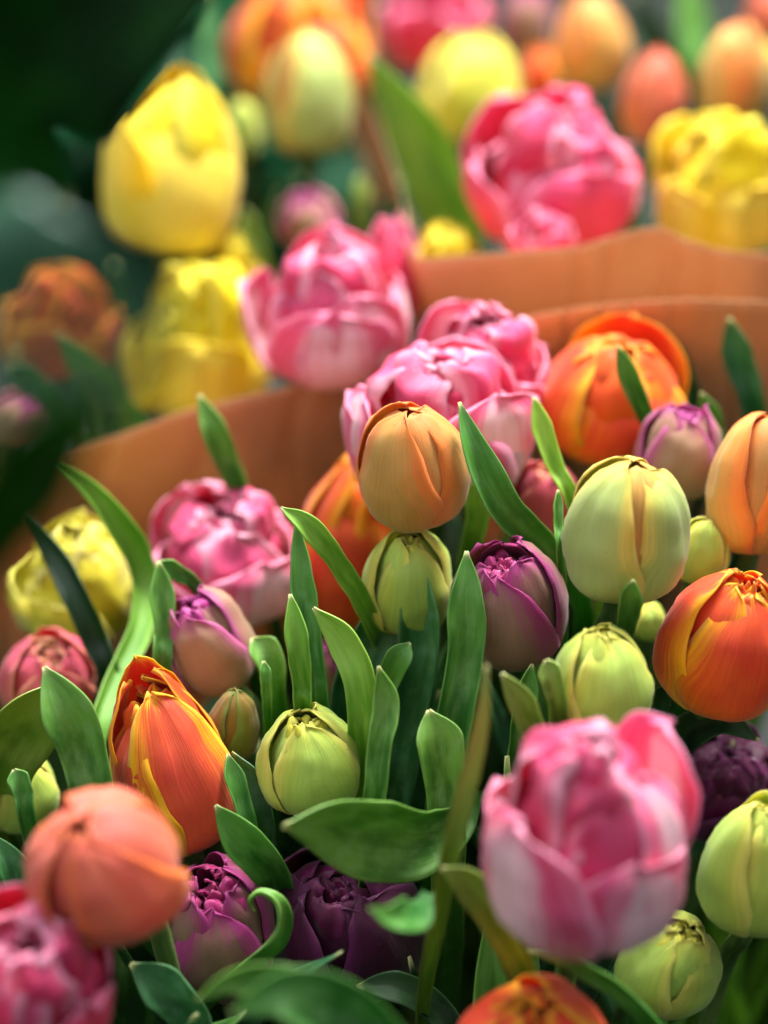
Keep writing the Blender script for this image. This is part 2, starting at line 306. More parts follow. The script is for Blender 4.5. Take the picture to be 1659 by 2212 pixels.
def bloom(root, kind, col, R, H, phase, seed, q=1.0, ow=1.0):
    rnd = random.Random(seed); o, i_ = PM[col]
    nu, nv = int(17 * q) | 1, int(24 * q)
    ja = lambda s=.12: rnd.uniform(-s, s)
    pet = lambda m, Rf, Hf, th, pf, wd, tp, tq, k, **kw: petal(root, m, R * Rf, H * Hf, phase + R_(th), pf, wd, tp, tq, seed=seed + k, nu=nu, nv=nv, **kw)
    if kind == 'bud' or kind == 'egg':
        for k in range(3):
            pet(i_, .86, .97, 60 + k * 120 + ja(4), kind, 1.3, 2.6, .8, k + 9, spiral=.03, lip=0., nz=.02, rcf=.9)
        for k in range(3):
            pet(o, 1 + ja(.035), (1.0, .97, 1.0)[k] + ja(.03), k * 120 + ja(7), kind, (1.38 + ja(.08)) * ow, 1.75, .9, k, spiral=.07, lip=.035, crease=.045, nz=.07, rcf=.8, twist=ja(.25))
    elif kind in ('semi', 'mouth'):      # doubled bud just opening, rumpled centre
        sp_ = kind; fs = 1.0 if kind == 'mouth' else .8
        for k in range(5):
            pet(i_, .34 * fs, .88 + ja(.07), k * 72 + ja(20), 'core', 1.1, 4, .6, 40 + k, spiral=.12, lip=0, ruf=.14, rf=2.5, nz=.16, twist=ja(.5))
        for k in range(5):
            pet(i_, .58 * fs, .91 + ja(.06), 35 + k * 72 + ja(16), 'coreup', .9, 2.8, .6, 20 + k, spiral=.12, lip=.03, ruf=.09, rf=2.2, nz=.14, twist=ja(.35), rcf=rnd.uniform(.6, 1))
        for k in range(3):
            pet(i_ if k == 1 else o, .81, .97 + ja(.04), 60 + k * 120 + ja(8), sp_, 1.25, 2.4, .75, 10 + k, lip=.03, ruf=.02, nz=.07, rcf=.86)
        for k in range(3):
            pet(o, 1 + ja(.03), (.94, 1.01, .98)[k] + ja(.03), k * 120 + ja(8), sp_, 1.45 + ja(.12), 1.8, .85, k, spiral=.07, lip=.035, ruf=.015, nz=.07, rcf=.84, twist=ja(.25), crease=.05)
    elif kind == 'double':    # open peony-like flower, inner ball taller than the guard petals
        for (n, rs, hs, pf, wd, rz, nzz) in ((4, .2, .76, 'core', 1.2, .2, .2), (5, .36, .84, 'coreup', .9, .16, .2), (6, .52, .93, 'coreup', .85, .12, .2), (6, .67, .95, 'coreup', .8, .1, .18), (5, .83, .82, 'mouth', .85, .07, .14)):
            for k in range(n):
                pet(i_, rs * (1 + ja(.08)), hs + ja(.14), rs * 500 + k * 360 / n + ja(18), pf, wd + ja(.12), 3.6, .55, int(rs * 100) + k, spiral=.1, lip=.05, ruf=rz, rf=1.4 + rnd.random() * 1.2, nz=nzz,
                    twist=ja(.35), rcf=rnd.uniform(.5, .95), crease=.07)
        for k in range(4):
            hf = .7 + ja(.1) if k in (0, 1, 3) else .92
            pet(o, 1 + ja(.04), hf, k * 90 + ja(12), 'cup', .98 + ja(.1), 3.6, .55, k, spiral=.07, lip=.05, ruf=.03, rf=2, nz=.08, twist=ja(.2), rcf=rnd.uniform(.75, .95), tiltout=rnd.uniform(.03, .14), crease=.07)
    elif kind == 'cup':       # single bloom, opening
        for k in range(3):
            pet(i_, .4, .8 + ja(.06), 60 + k * 120, 'core', 1.2, 4, .6, 30 + k, spiral=.1, lip=0, ruf=.12, rf=2, nz=.12)
        for k in range(4):
            pet(i_, .64, .9 + ja(.06), 30 + k * 90 + ja(12), 'coreup', .95, 3, .65, 20 + k, spiral=.1, lip=.04, ruf=.06, rf=2, nz=.1)
        for k in range(3):
            pet(i_, .86, 1.0 + ja(.04), 60 + k * 120 + ja(8), 'semi', 1.1, 2.6, .75, 10 + k, lip=.03, ruf=.03, nz=.07, rcf=.9)
        for k in range(3):
            pet(o, 1, (.84, 1.0, .96)[k] + ja(.04), k * 120 + ja(8), 'cup' if k == 1 else 'semi', 1.35 + ja(.08), 2.2, .75, k, spiral=.06, lip=.05, ruf=.025, rf=2, nz=.06, twist=ja(.15), rcf=.9)
    elif kind == 'flame':     # long pointed flower split open at the front
        for k, (rf_, hf, th, pf) in enumerate(((.3, .74, 0, 'core'), (.32, .78, 150, 'core'), (.34, .72, 260, 'coreup'), (.5, .8, 60, 'coreup'), (.52, .78, -60, 'coreup'), (.5, .84, 180, 'core'))):
            pet(i_, rf_, hf, th + ja(10), pf, 1.0, 3, .7, 50 + k, spiral=.14, lip=.06, ruf=.16, rf=2.4, nz=.16, twist=ja(.5))
        for k, (rf_, hf, th, pf, m, wd) in enumerate(((.86, 1.0, 178, 'bud', o, 1.5), (.84, .93, 100, 'semi', i_, 1.1), (.84, .9, -95, 'semi', i_, 1.1), (1.0, .74, -48, 'semi', o, 1.15), (1.02, .83, 22, 'semi', o, 1.45), (.97, .9, 140, 'bud', o, 1.1))):
            pet(m, rf_, hf, th, pf, wd, 1.8, .85, k, spiral=.06, lip=.04, ruf=.03, rf=2, nz=.06, rcf=.88, crease=.06)
    elif kind == 'goblet':
        for k in range(3): pet(i_, .76, .93, 20 + 120 * k, 'bud', 1.5, 2.4, .8, 30 + k, nz=.05)
    if kind == 'goblet':    # large smooth single flower, front petals lower than the back one
        for k, (rf_, hf, th, pf, m, wd, tp) in enumerate(((.95, 1.03, 172, 'bud', o, 1.9, 2.2), (.9, .98, 80, 'bud', i_, 1.4, 2.4), (.92, .86, -110, 'semi', i_, 1.3, 2.4), (.97, .74, -62, 'cup', o, 1.15, 3.2), (1.0, .8, 24, 'semi', o, 1.35, 3.4), (1., .95, 122, 'bud', o, 1.2, 2.4))):
            pet(m, rf_, hf, th, pf, wd, tp, .7, k, spiral=.05, lip=.03, nz=.05, rcf=.9, crease=.04)

def tag(o, label=None, cat=None, group=None, kind=None):
    if label: o['label'] = label
    if cat: o['category'] = cat
    if group: o['group'] = group
    if kind: o['kind'] = kind
    return o

def tube(name, pts, rad, mat, parent, ns=8, n=16):
    c = spline(pts, n); rows = []
    for i, p in enumerate(c):
        t = (c[min(i + 1, n - 1)] - c[max(i - 1, 0)]).normalized()
        s = t.cross(Vector((.3, 1, .1))).normalized(); b = t.cross(s)
        rows.append([p + (s * math.cos(a) + b * math.sin(a)) * rad for a in [k * 6.28319 / ns for k in range(ns + 1)]])
    return grid_mesh(name, rows, mat, parent, thick=.0002)

def blade(name, pts, wid, mat, parent=None, roll=0., fold=.9, sharp=1.0, nz=.06, seed=0, n=36, nu=13, view=True, basew=.7, peak=.45, wave=0., loc=None, up=None, twist=0.):
    """leaf along pts (base to tip), half width profile wid"""
    c = spline(pts, n); rows = []; sv = Vector((seed * 1.7 % 40, 2, seed % 7)); L = sum((c[i + 1] - c[i]).length for i in range(n - 1))
    for i, p in enumerate(c):
        v = i / (n - 1); t = (c[min(i + 1, n - 1)] - c[max(i - 1, 0)]).normalized()
        V = (CAM - p).normalized() if up is None else up
        s = t.cross(V).normalized(); nn = s.cross(t).normalized()
        rot = Matrix.Rotation(roll + twist * v, 3, t); s = rot @ s; nn = rot @ nn
        if v < peak: wv = basew + (1 - basew) * smooth(0, peak, v)
        else:
            q_ = (v - peak) / (1 - peak); wv = max(0, 1 - q_ ** (1.35 * sharp)) ** .95
        W = max(wid * wv, wid * .06); row = []
        f = fold * (1 - .55 * smooth(.6, 1, v))
        for j in range(nu):
            u = -1 + 2 * j / (nu - 1); a = f * abs(u)
            lat = W * math.sin(f * u) / f; ris = W * (1 - math.cos(a)) / f * 1.0 + W * .12 * abs(u)
            q = p + s * lat + nn * ris
            q += noise.noise_vector(q * (.6 / wid) + sv) * (nz * W)
            q += nn * (wave * W * math.sin(v * 9 + seed + (u > 0) * 1.7) * abs(u) ** 2)
            row.append(q)
        rows.append(row)
    return grid_mesh(name, rows, mat, parent, thick=.0006, loc=loc)

# ------------------------------------------------------------------ setting
def plane_struct():
    me = bpy.data.meshes.new('ground'); s = 30
    me.from_pydata([(-s, -s, 0), (s, -s, 0), (s, s, 0), (-s, s, 0)], [], [(0, 1, 2, 3)])
    me.materials.append(simple_mat('dark_floor', (16, 24, 20), (26, 36, 30), 3.0)); o = bpy.data.objects.new('ground', me); scene.collection.objects.link(o)
    tag(o, kind='structure')
plane_struct()

def backdrop_foliage(name, label, box, n, size, mat, seed):
    rnd = random.Random(seed); vs, fs, uv = [], [], []
    (x0, x1), (y0, y1), (z0, z1) = box
    for k in range(n):
        c = Vector((rnd.uniform(x0, x1), rnd.uniform(y0, y1), rnd.uniform(z0, z1)))
        M = Matrix.Rotation(rnd.uniform(0, 6.28), 3, 'Z') @ Matrix.Rotation(rnd.uniform(-.2, 1.3), 3, 'X') @ Matrix.Rotation(rnd.uniform(-.5, .5), 3, 'Y')
        s = size * rnd.uniform(.6, 1.3)
        shp = [(0, -1, 0), (.28, -.5, .08), (.34, 0, .1), (.2, .6, .05), (0, 1, -.1), (-.2, .6, .05), (-.34, 0, .1), (-.28, -.5, .08), (0, -.5, 0), (0, 0, 0), (0, .6, -.02)]
        b = len(vs); vs += [c + M @ (Vector(p) * s) for p in shp]
        fs += [tuple(b + q for q in f) for f in ((0, 1, 8), (1, 2, 9, 8), (2, 3, 10, 9), (3, 4, 10), (0, 8, 7), (8, 9, 6, 7), (9, 10, 5, 6), (10, 4, 5))]
        uv += [(.5 + p[0], .5 + p[1] * .4) for p in shp]
    me = bpy.data.meshes.new(name); me.from_pydata(vs, [], fs); l = me.uv_layers.new(name='UVMap')
    for lp in me.loops: l.data[lp.index].uv = uv[lp.vertex_index]
    me.materials.append(mat); o = bpy.data.objects.new(name, me); scene.collection.objects.link(o)
    return tag(o, label, 'foliage', kind='stuff')
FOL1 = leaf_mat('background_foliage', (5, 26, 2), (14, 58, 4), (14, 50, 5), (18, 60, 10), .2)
FOL2 = leaf_mat('background_blue_foliage', (8, 46, 26), (18, 68, 44), (20, 70, 46), (40, 90, 74), .3)
LM.append(leaf_mat('near_blurred_leaf', (6, 36, 3), (18, 66, 8), (20, 66, 10), (24, 70, 14), .2))
for m_ in (FOL1, FOL2, LM[5]):
    p_ = [n_ for n_ in m_.node_tree.nodes if n_.type == 'BSDF_PRINCIPLED'][0]; p_.inputs['Specular IOR Level'].default_value = .08
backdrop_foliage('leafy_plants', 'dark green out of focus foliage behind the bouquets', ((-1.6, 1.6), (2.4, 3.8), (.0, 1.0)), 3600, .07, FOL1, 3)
backdrop_foliage('leafy_ground_plants', 'blue green blurred plants low behind the left bouquet', ((-1.3, .0), (1.75, 2.2), (.0, .2)), 700, .07, FOL2, 4)

def shaded_leaves():  # filler blades; their very dark colour stands in for deep shade
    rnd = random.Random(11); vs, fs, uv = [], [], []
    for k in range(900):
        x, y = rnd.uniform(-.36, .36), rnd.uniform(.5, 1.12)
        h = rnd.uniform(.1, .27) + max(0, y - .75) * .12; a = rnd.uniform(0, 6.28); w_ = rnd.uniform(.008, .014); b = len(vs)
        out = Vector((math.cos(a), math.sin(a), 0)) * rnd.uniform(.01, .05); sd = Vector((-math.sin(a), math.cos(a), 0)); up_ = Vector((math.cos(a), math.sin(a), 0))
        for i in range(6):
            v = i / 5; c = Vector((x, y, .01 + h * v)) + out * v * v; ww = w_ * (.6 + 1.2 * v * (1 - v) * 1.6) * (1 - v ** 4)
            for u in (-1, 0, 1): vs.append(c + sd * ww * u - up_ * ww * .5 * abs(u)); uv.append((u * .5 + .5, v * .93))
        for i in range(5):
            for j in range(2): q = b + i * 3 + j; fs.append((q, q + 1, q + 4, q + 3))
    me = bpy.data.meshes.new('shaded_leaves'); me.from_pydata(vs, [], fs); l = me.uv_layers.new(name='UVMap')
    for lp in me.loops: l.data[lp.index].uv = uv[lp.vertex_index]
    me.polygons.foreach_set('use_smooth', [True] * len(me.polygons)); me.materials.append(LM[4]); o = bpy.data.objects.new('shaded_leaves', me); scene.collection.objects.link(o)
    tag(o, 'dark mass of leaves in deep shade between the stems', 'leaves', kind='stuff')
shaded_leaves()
# ------------------------------------------------------------------ tulips
CENTRES = [(Vector((0, .84, 0)), 'front'), (Vector((-.22, 1.2, 0)), 'left'), (Vector((.25, 1.32, 0)), 'right')]
BQ = {'f': Vector((.02, .86, 0)), 'l': Vector((-.2, 1.2, 0)), 'r': Vector((.2, 1.3, 0))}
GROUP = {'f': 'tulips of the front bunch', 'l': 'tulips of the back left bouquet', 'r': 'tulips of the back right bouquet'}
def tulip(kind, col, x, y, W, L, tilt, lean, d, phase, label, bq='f', seed=None, name='tulip', leaves=2, q=1.0, lm=None, extra=(), ow=1.0):
    seed = seed if seed is not None else int(x * 7 + y * 13)
    rnd = random.Random(seed)
    t, l = R_(tilt), R_(lean)
    R = W * .5 * K * d / 1.02; H = max((L * K * d - 1.25 * R * math.sin(l)) / math.cos(l), 1.35 * R)
    ax = RT * (math.sin(t) * math.cos(l)) + UP * (math.cos(t) * math.cos(l)) - FW * math.sin(l)
    ctr = P(x, y, d); base = ctr - ax * (H * .48)
    o = bpy.data.objects.new(name, None); scene.collection.objects.link(o); o.empty_display_size = .01
    # local frame: z along axis, x toward the camera
    vx = -FW - ax * (-FW).dot(ax); vx.normalize(); vy = ax.cross(vx)
    M = Matrix((vx, vy, ax)).transposed().to_4x4(); M.translation = base
    o.matrix_world = M; o.location = base
    tag(o, label, 'tulip', GROUP[bq])
    bloom(o, kind, col, R, H, R_(phase), seed, q, ow)
    for e, (th, Rf, Hf, pf, wd) in enumerate(extra):
        petal(o, PM[col][0], R * Rf, H * Hf, R_(th), pf, wd, 2.6, .65, .05, .04, .02, 2, nz=.05, seed=seed + 70 + e, nu=21, nv=28, rcf=.9)
    Mi = M.inverted()
    bc = BQ[bq]; end = Vector((bc.x + (base.x - bc.x) * .55, bc.y + (base.y - bc.y) * .55, .02))
    mid = base - ax * .022 + FW * .05 + Vector((0, 0, -.02)); m2 = mid.lerp(end, .45) + Vector((0, 0, -.03))
    if mid.z < .12: mid.z = .2
    sp = [base + ax * R * .12, base - ax * .009 + FW * .006, mid, m2, end]
    tube('stem', [Mi @ p for p in sp], .0038, STEM, o)
    for k in range(leaves):
        a = rnd.uniform(0, 6.28); rad = Vector((math.cos(a), math.sin(a), 0))
        b = mid.lerp(end, rnd.uniform(.25, .5)); hgt = (base.z - b.z) + rnd.uniform(-.06, -.015)
        pts = [b, b + rad * .012 + Vector((0, 0, hgt * .35)), b + rad * .03 + Vector((0, 0, hgt * .7)), b + rad * rnd.uniform(.035, .06) + Vector((0, 0, hgt))]
        side = Vector((-math.sin(a), math.cos(a), 0))
        blade('leaf', [Mi @ p for p in pts], rnd.uniform(.009, .016), LM[lm if lm is not None else rnd.choice((0, 1, 1, 4))], o, fold=1.0, up=-(Mi.to_3x3() @ rad), n=20, nu=9, seed=seed + k, wave=.15)
    return o

T = tulip
# --- in focus, front bunch
T('egg', 'peach', 887, 1005, 264, 324, -4, 36, 1.0, -20, 'smooth peach orange bud in the middle, touching the pink double tulips behind it', name='tulip_bud', ow=1.1)
T('egg', 'greenpeach', 1352, 1142, 294, 370, 6, 28, .97, -40, 'large closed pale green bud with peach seam, right of centre', name='tulip_bud', ow=1.14)
T('mouth', 'mauve', 1103, 1305, 262, 310, -12, 36, 1.0, -12, 'purple bud with brown green sides and crimson mouth beside the big pale bud')
T('semi', 'green', 668, 1642, 238, 274, -8, 32, .99, 12, 'pale green yellow bud just opening, beside the flame orange tulip', name='tulip_bud')
T('flame', 'flame', 354, 1632, 292, 480, -14, 20, .995, 0, 'flame tulip of red orange petals with yellow edges, left of the pale green bud')
T('egg', 'coral', 224, 1862, 368, 376, -24, 52, .86, 22, 'blurred round coral orange bud nearest the viewer at the lower left', name='tulip_bud', ow=.88)
T('mouth', 'mauve', 466, 2005, 286, 345, -4, 44, .99, 10, 'mauve and grey green bud with magenta mouth, beneath the round coral bud')
T('mouth', 'plum', 745, 1990, 360, 390, -10, 50, 1.01, 60, 'very dark plum tulip deep in shade under the broad sideways leaf')
T('double', 'pink', 1268, 1805, 440, 540, 2, 30, .862, -38, 'big blurred pink double tulip with white streaks, nearest at the lower right', extra=[(68, .98, .86, 'mouth', .62)])
T('double', 'hotpink', 60, 2120, 380, 380, 10, 50, .86, 50, 'blurred deep pink tulip with pale petal, cut by the lower left corner')
T('semi', 'orange', 1150, 2265, 380, 340, 0, 40, .885, 20, 'blurred orange red tulip cut off by the bottom edge')
T('semi', 'green', 1448, 2078, 240, 260, 24, 44, .97, 80, 'green bud splitting open beneath the large pink tulip at the lower right', name='tulip_bud')
T('semi', 'green', 1640, 1868, 270, 350, 6, 30, .95, 40, 'olive green bud cut by the right edge, in front of the dark purple tulip', name='tulip_bud')
T('double', 'plum', 1565, 1690, 260, 250, 0, 46, 1.06, 0, 'dark purple double tulip in shadow between the pink tulip and the olive bud', leaves=1)
T('semi', 'orange', 1572, 1385, 310, 372, 14, 32, .985, 16, 'red orange tulip with yellow petal rims at the right edge')
T('semi', 'green', 1300, 1470, 236, 282, -2, 24, .955, 24, 'yellow green bud below the large pale green bud', name='tulip_bud')
T('egg', 'green', 1516, 1190, 140, 170, 10, 25, 1.03, 0, 'small yellow green bud half hidden behind the large pale green bud', name='tulip_bud', leaves=1)
T('egg', 'green', 1400, 1340, 90, 100, 0, 25, 1.05, 0, 'tiny green bud tucked under the large pale green bud', name='tulip_bud', leaves=1)
T('egg', 'peach', 1640, 1045, 235, 344, 5, 20, 1.03, 58, 'peach bud with green flank and red brown seam, cut by the right edge', name='tulip_bud')
T('mouth', 'dusty', 1468, 975, 200, 230, 8, 25, 1.07, 0, 'small mauve bud with magenta tips in front of the open orange tulip', name='tulip_bud')
T('cup', 'orange', 1325, 855, 350, 330, 6, 32, 1.11, 35, 'open orange tulip with golden edges behind the small mauve bud')
T('double', 'pink', 1045, 790, 290, 280, 8, 30, 1.11, 25, 'pink double tulip behind the peach bud, rear one of the touching pair', leaves=1)
T('double', 'pink', 950, 905, 400, 350, 0, 28, 1.07, -10, 'wide pink double tulip just behind peach bud, with a pale petal on its right', extra=[(40, 1.09, .95, 'cup', 1.0), (-75, 1.03, .8, 'cup', .9)])
T('double', 'pink', 705, 665, 345, 350, 0, 34, 1.18, 0, 'pink double tulip between the left paper sheet and the upright paper fold', extra=[(28, 1.08, .84, 'cup', .9)])
T('mouth', 'salmon', 1178, 1090, 165, 210, 0, 35, 1.09, 0, 'small salmon pink tulip half hidden behind the long leaves right of the peach bud', leaves=1)
T('cup', 'orange', 745, 1180, 230, 430, 14, 20, 1.13, 0, 'red orange tulip in shade below the left paper sheet, behind the peach bud')
T('semi', 'green', 885, 1252, 204, 270, -2, 34, 1.022, 5, 'yellow green bud right under the peach bud', name='tulip_bud')
T('double', 'pink', 478, 1200, 345, 310, 4, 34, 1.12, 40, 'pink double tulip under the left paper sheet, behind the small mauve bud')
T('mouth', 'dusty', 452, 1388, 205, 255, -26, 30, 1.04, -15, 'mauve and tan bud tilting left, behind the flame orange tulip')
T('double', 'lemon', 163, 1260, 280, 290, 0, 34, 1.15, 0, 'pale yellow double tulip at the left under the paper sheet')
T('mouth', 'salmon', 105, 1462, 225, 215, 8, 44, 1.08, 30, 'salmon red tulip at the left edge, below the pale yellow double one')
T('semi', 'green', 38, 1705, 190, 210, 0, 40, 1.03, 30, 'yellow green tulip cut by the left edge, above the coral bud', name='tulip_bud')
T('bud', 'olive', 500, 1568, 122, 190, 8, 26, 1.015, 60, 'small brownish green bud between the flame tulip and the pale green bud', name='tulip_bud', leaves=1)
T('mouth', 'dusty', 690, 1450, 110, 160, 0, 30, 1.07, 0, 'small purple bud glimpsed between the upright leaves', name='tulip_bud', leaves=1)
T('mouth', 'dusty', 48, 905, 150, 120, 40, 30, 1.2, 0, 'pale pink tulip at the left edge behind the dark leaf', bq='l', leaves=1)
# --- back left bouquet
T('goblet', 'yellow', 372, 352, 320, 430, 8, 20, 1.28, 0, 'large smooth yellow tulip against the dark green background', bq='l')
T('double', 'yellow', 430, 740, 310, 360, 8, 30, 1.27, 0, 'ruffled yellow tulip behind the left paper sheet', bq='l')
T('double', 'flame', 130, 700, 250, 260, 8, 32, 1.34, 0, 'faded orange and yellow double tulip at the left edge', bq='l')
T('double', 'yellow', 495, 610, 120, 200, 4, 20, 1.3, 0, 'small yellow tulip between the large yellow tulip and the ruffled one', bq='l', leaves=1, q=.7)
T('egg', 'green', 525, 280, 86, 140, 0, 20, 1.42, 0, 'small green bud behind the large yellow tulip', bq='l', name='tulip_bud', leaves=1, q=.7)
# --- back right bouquet and behind
T('cup', 'orange', 650, 90, 340, 330, 0, 25, 1.46, 20, 'large orange tulip at the top edge', bq='r')
T('egg', 'greenpeach', 665, 205, 208, 285, -2, 15, 1.38, 30, 'smooth olive yellow bud in front of the large orange tulip', bq='r', name='tulip_bud')
T('mouth', 'dusty', 668, 475, 145, 150, -6, 30, 1.33, 0, 'mauve tulip above the pink double tulip left of the paper fold', bq='r', q=.7)
T('semi', 'hotpink', 845, 600, 140, 270, 0, 20, 1.22, 0, 'crimson pink tulip squeezed beside the upright paper fold', bq='r', leaves=1)
T('double', 'hotpink', 940, 40, 230, 250, 0, 20, 1.52, 0, 'blurred pink tulip at the top edge, right of the large orange tulip', bq='r', q=.7)
T('mouth', 'dusty', 1140, 50, 120, 160, 0, 20, 1.56, 0, 'blurred purple tulip at the top edge', bq='r', q=.7)
T('semi', 'lemon', 1015, 190, 240, 265, 4, 18, 1.43, 10, 'round lemon yellow tulip right of the tall leaf', bq='r', q=.7)
T('bud', 'peach', 1278, 92, 172, 230, -4, 15, 1.46, 30, 'blurred peach bud at the top, behind the pink double tulip', bq='r', name='tulip_bud', q=.7)
T('bud', 'coral', 1415, 212, 150, 225, 6, 18, 1.42, 10, 'blurred coral bud right of the peach bud at the top', bq='r', name='tulip_bud', q=.7)
T('semi', 'orange', 1170, 165, 100, 140, 0, 18, 1.5, 0, 'small orange tulip between the lemon yellow tulip and the peach bud', bq='r', q=.7, leaves=1)
T('bud', 'peach', 1590, 160, 165, 240, 2, 15, 1.38, 60, 'pointed brown and yellow bud above the ruffled yellow tulip at the right', bq='r', name='tulip_bud', q=.8)
T('double', 'hotpink', 1202, 368, 375, 350, 4, 34, 1.25, 20, 'large deep pink double tulip above the right paper sheet', bq='r')
T('double', 'hotpink', 1170, 510, 150, 100, 0, 28, 1.21, 20, 'small pink tulip peeping over the rim of the right paper sheet', bq='r', leaves=0, q=.8)
T('double', 'yellow', 1560, 395, 310, 320, 0, 30, 1.27, 30, 'ruffled bright yellow tulip above the right paper sheet', bq='r')
T('double', 'yellow', 965, 550, 150, 100, 0, 34, 1.25, 0, 'small yellow tulip just showing over the paper rim', bq='r', leaves=0, q=.7)
T('egg', 'coral', 1652, 35, 90, 130, 0, 18, 1.5, 0, 'red tulip in the top right corner', bq='r', q=.7, leaves=1)
T('semi', 'lemon', 1662, 150, 70, 120, 0, 18, 1.48, 0, 'yellow tulip at the right edge behind the pointed brown bud', bq='r', q=.7, leaves=1)

# ------------------------------------------------------------------ single leaf blades; px points tip -> base
def leaf(pts, wpx, label, m=0, roll=0., fold=1.4, bury=True, bq='f', **kw):
    P3 = [P(*p) for p in pts][::-1]
    if bury:
        b = P3[0]; d = (P3[0] - P3[1]).normalized(); bc = BQ[bq]
        a = b + d * .03 + Vector((0, 0, -.016)) + FW * .022; c = Vector((a.x + (bc.x - a.x) * .15, a.y + .05, max(.08, a.z - .12)))
        P3 = [c, a] + P3
    d = pts[len(pts) // 2][2]
    if bury:
        tot = sum((a_ - b_).length for a_, b_ in zip(P3, P3[1:])); vis = sum((a_ - b_).length for a_, b_ in zip(P3[2:], P3[3:]))
        kw.setdefault('peak', max(.35, 1 - .95 * vis / tot))
    kw.setdefault('peak', .45)
    rl = random.Random(int(pts[0][0] * 3 + pts[0][1])); kw.setdefault('wave', .1); kw.setdefault('nz', .1); kw.setdefault('twist', rl.uniform(-.5, .5)); roll += rl.uniform(-14, 14)
    o = blade('leaf', P3, wpx * .48 * K * d * (1 + .12 * fold), LM[m], None, roll=R_(roll), fold=fold, seed=int(pts[0][0]), loc=P3[0].copy(), n=44, **kw)
    return tag(o, label, 'leaf', 'leaf blades among the tulips')
L = leaf
L([(993, 868, .99), (1028, 985, .99), (1085, 1105, 1.0), (1190, 1215, 1.03)], 82, 'long bright leaf rising right beside the peach bud', 0, 18, 1.2)
L([(1022, 1040, 1.04), (1032, 1110, 1.05), (1012, 1200, 1.07)], 52, 'short leaf below the peach bud, behind the long bright one', 2)
L([(1153, 858, 1.03), (1172, 930, 1.03), (1198, 1010, 1.03), (1238, 1095, 1.03)], 42, 'narrow stiff leaf in front of the open orange tulip, left side', 2, 20, 1.3)
L([(1207, 1058, 1.0), (1204, 1130, 1.0), (1210, 1210, 1.0)], 20, 'tiny leaf tip at the left flank of the large pale green bud', 0)
L([(1333, 748, 1.06), (1368, 830, 1.07), (1410, 930, 1.09)], 44, 'slim leaf in front of the open orange tulip', 0, -20, 1.2)
L([(430, 853, 1.1), (462, 930, 1.1), (495, 1005, 1.11), (522, 1075, 1.12)], 54, 'slim leaf standing before the left paper sheet', 0, 10, 1.1)
L([(122, 722, 1.19), (190, 790, 1.2), (265, 870, 1.22), (320, 950, 1.23)], 95, 'leaf with pale upper side behind the rim of the left paper sheet', 0, -35, 1.3, bq='l')
L([(162, 802, 1.2), (195, 870, 1.21), (212, 950, 1.22), (215, 1000, 1.23)], 84, 'grey green leaf left of the left paper rim', 1, 0, bq='l')
L([(18, 793, 1.16), (68, 830, 1.17), (125, 900, 1.18)], 52, 'grey green leaf tip near the left edge', 1, 0, bq='l')
L([(797, 122, 1.28), (868, 225, 1.29), (935, 345, 1.3), (985, 470, 1.31), (1000, 540, 1.32)], 150, 'broad bright green leaf left of the deep pink double tulip', 2, -22, 1.1, bq='r')
L([(88, 982, 1.06), (185, 1050, 1.07), (262, 1145, 1.08), (306, 1240, 1.09), (300, 1350, 1.08), (245, 1470, 1.06), (200, 1600, 1.04)], 64, 'long bowed leaf right of the pale yellow double tulip', 2, 25, 1.3, peak=.7)
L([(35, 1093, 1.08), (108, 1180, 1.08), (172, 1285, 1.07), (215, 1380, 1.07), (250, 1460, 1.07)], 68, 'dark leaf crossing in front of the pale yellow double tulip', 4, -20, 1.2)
L([(343, 1212, 1.03), (348, 1300, 1.03), (350, 1370, 1.03), (345, 1450, 1.03)], 54, 'upright leaf left of the tilting mauve bud', 0, 10)
L([(345, 1213, 1.035), (385, 1240, 1.04), (430, 1275, 1.05)], 34, 'small leaf flap behind the tilting mauve bud', 0, 0)
L([(607, 1096, .99), (668, 1140, .99), (730, 1220, 1.0), (795, 1330, 1.02)], 50, 'curved leaf with pale tip reaching up left of the yellow green bud', 2, -15, 1.1)
L([(640, 1118, .995), (652, 1250, .995), (668, 1380, .995), (688, 1530, 1.0)], 56, 'tall narrow leaf standing behind the pale green bud', 0, 15, 1.2)
L([(627, 1283, .98), (640, 1380, .98), (652, 1480, .985), (655, 1540, .99)], 48, 'bright leaf in front of the tall narrow one above the pale green bud', 2, -10, 1.3)
L([(676, 1313, .98), (742, 1385, .98), (785, 1480, .98), (790, 1620, .99)], 76, 'bright curved leaf right above the pale green bud', 2, -20, .9)
L([(818, 1440, .96), (832, 1520, .965), (815, 1620, .965), (805, 1745, .97)], 58, 'folded leaf right beside the pale green bud', 0, 15, 1.0)
L([(888, 1180, 1.01), (905, 1280, 1.01), (912, 1400, 1.02), (895, 1530, 1.03), (865, 1700, 1.04)], 100, 'tall dark blue green leaf in the middle, under the yellow green bud', 1, -12, 1.1)
L([(1008, 1190, .98), (1006, 1300, .98), (1000, 1430, .985), (972, 1600, .99)], 88, 'tall leaf standing in front of the purple bud, left side', 0, -14, 1.0)
L([(852, 1288, 1.03), (820, 1350, 1.03), (768, 1450, 1.04), (735, 1570, 1.05)], 96, 'dark leaf leaning right behind the bright curved leaf', 1, 10)
L([(886, 1388, 1.0), (862, 1425, 1.0), (825, 1500, 1.01), (790, 1590, 1.02)], 54, 'short leaf leaning right in front of the tall dark blue green leaf', 0, 0, .8)
L([(545, 1378, 1.03), (580, 1430, 1.03), (592, 1510, 1.04)], 62, 'short dark leaf right of the tilting mauve bud', 0, 0)
L([(570, 1428, 1.01), (574, 1480, 1.01), (578, 1560, 1.02)], 22, 'very thin leaf tip above the small brownish bud', 0, 0)
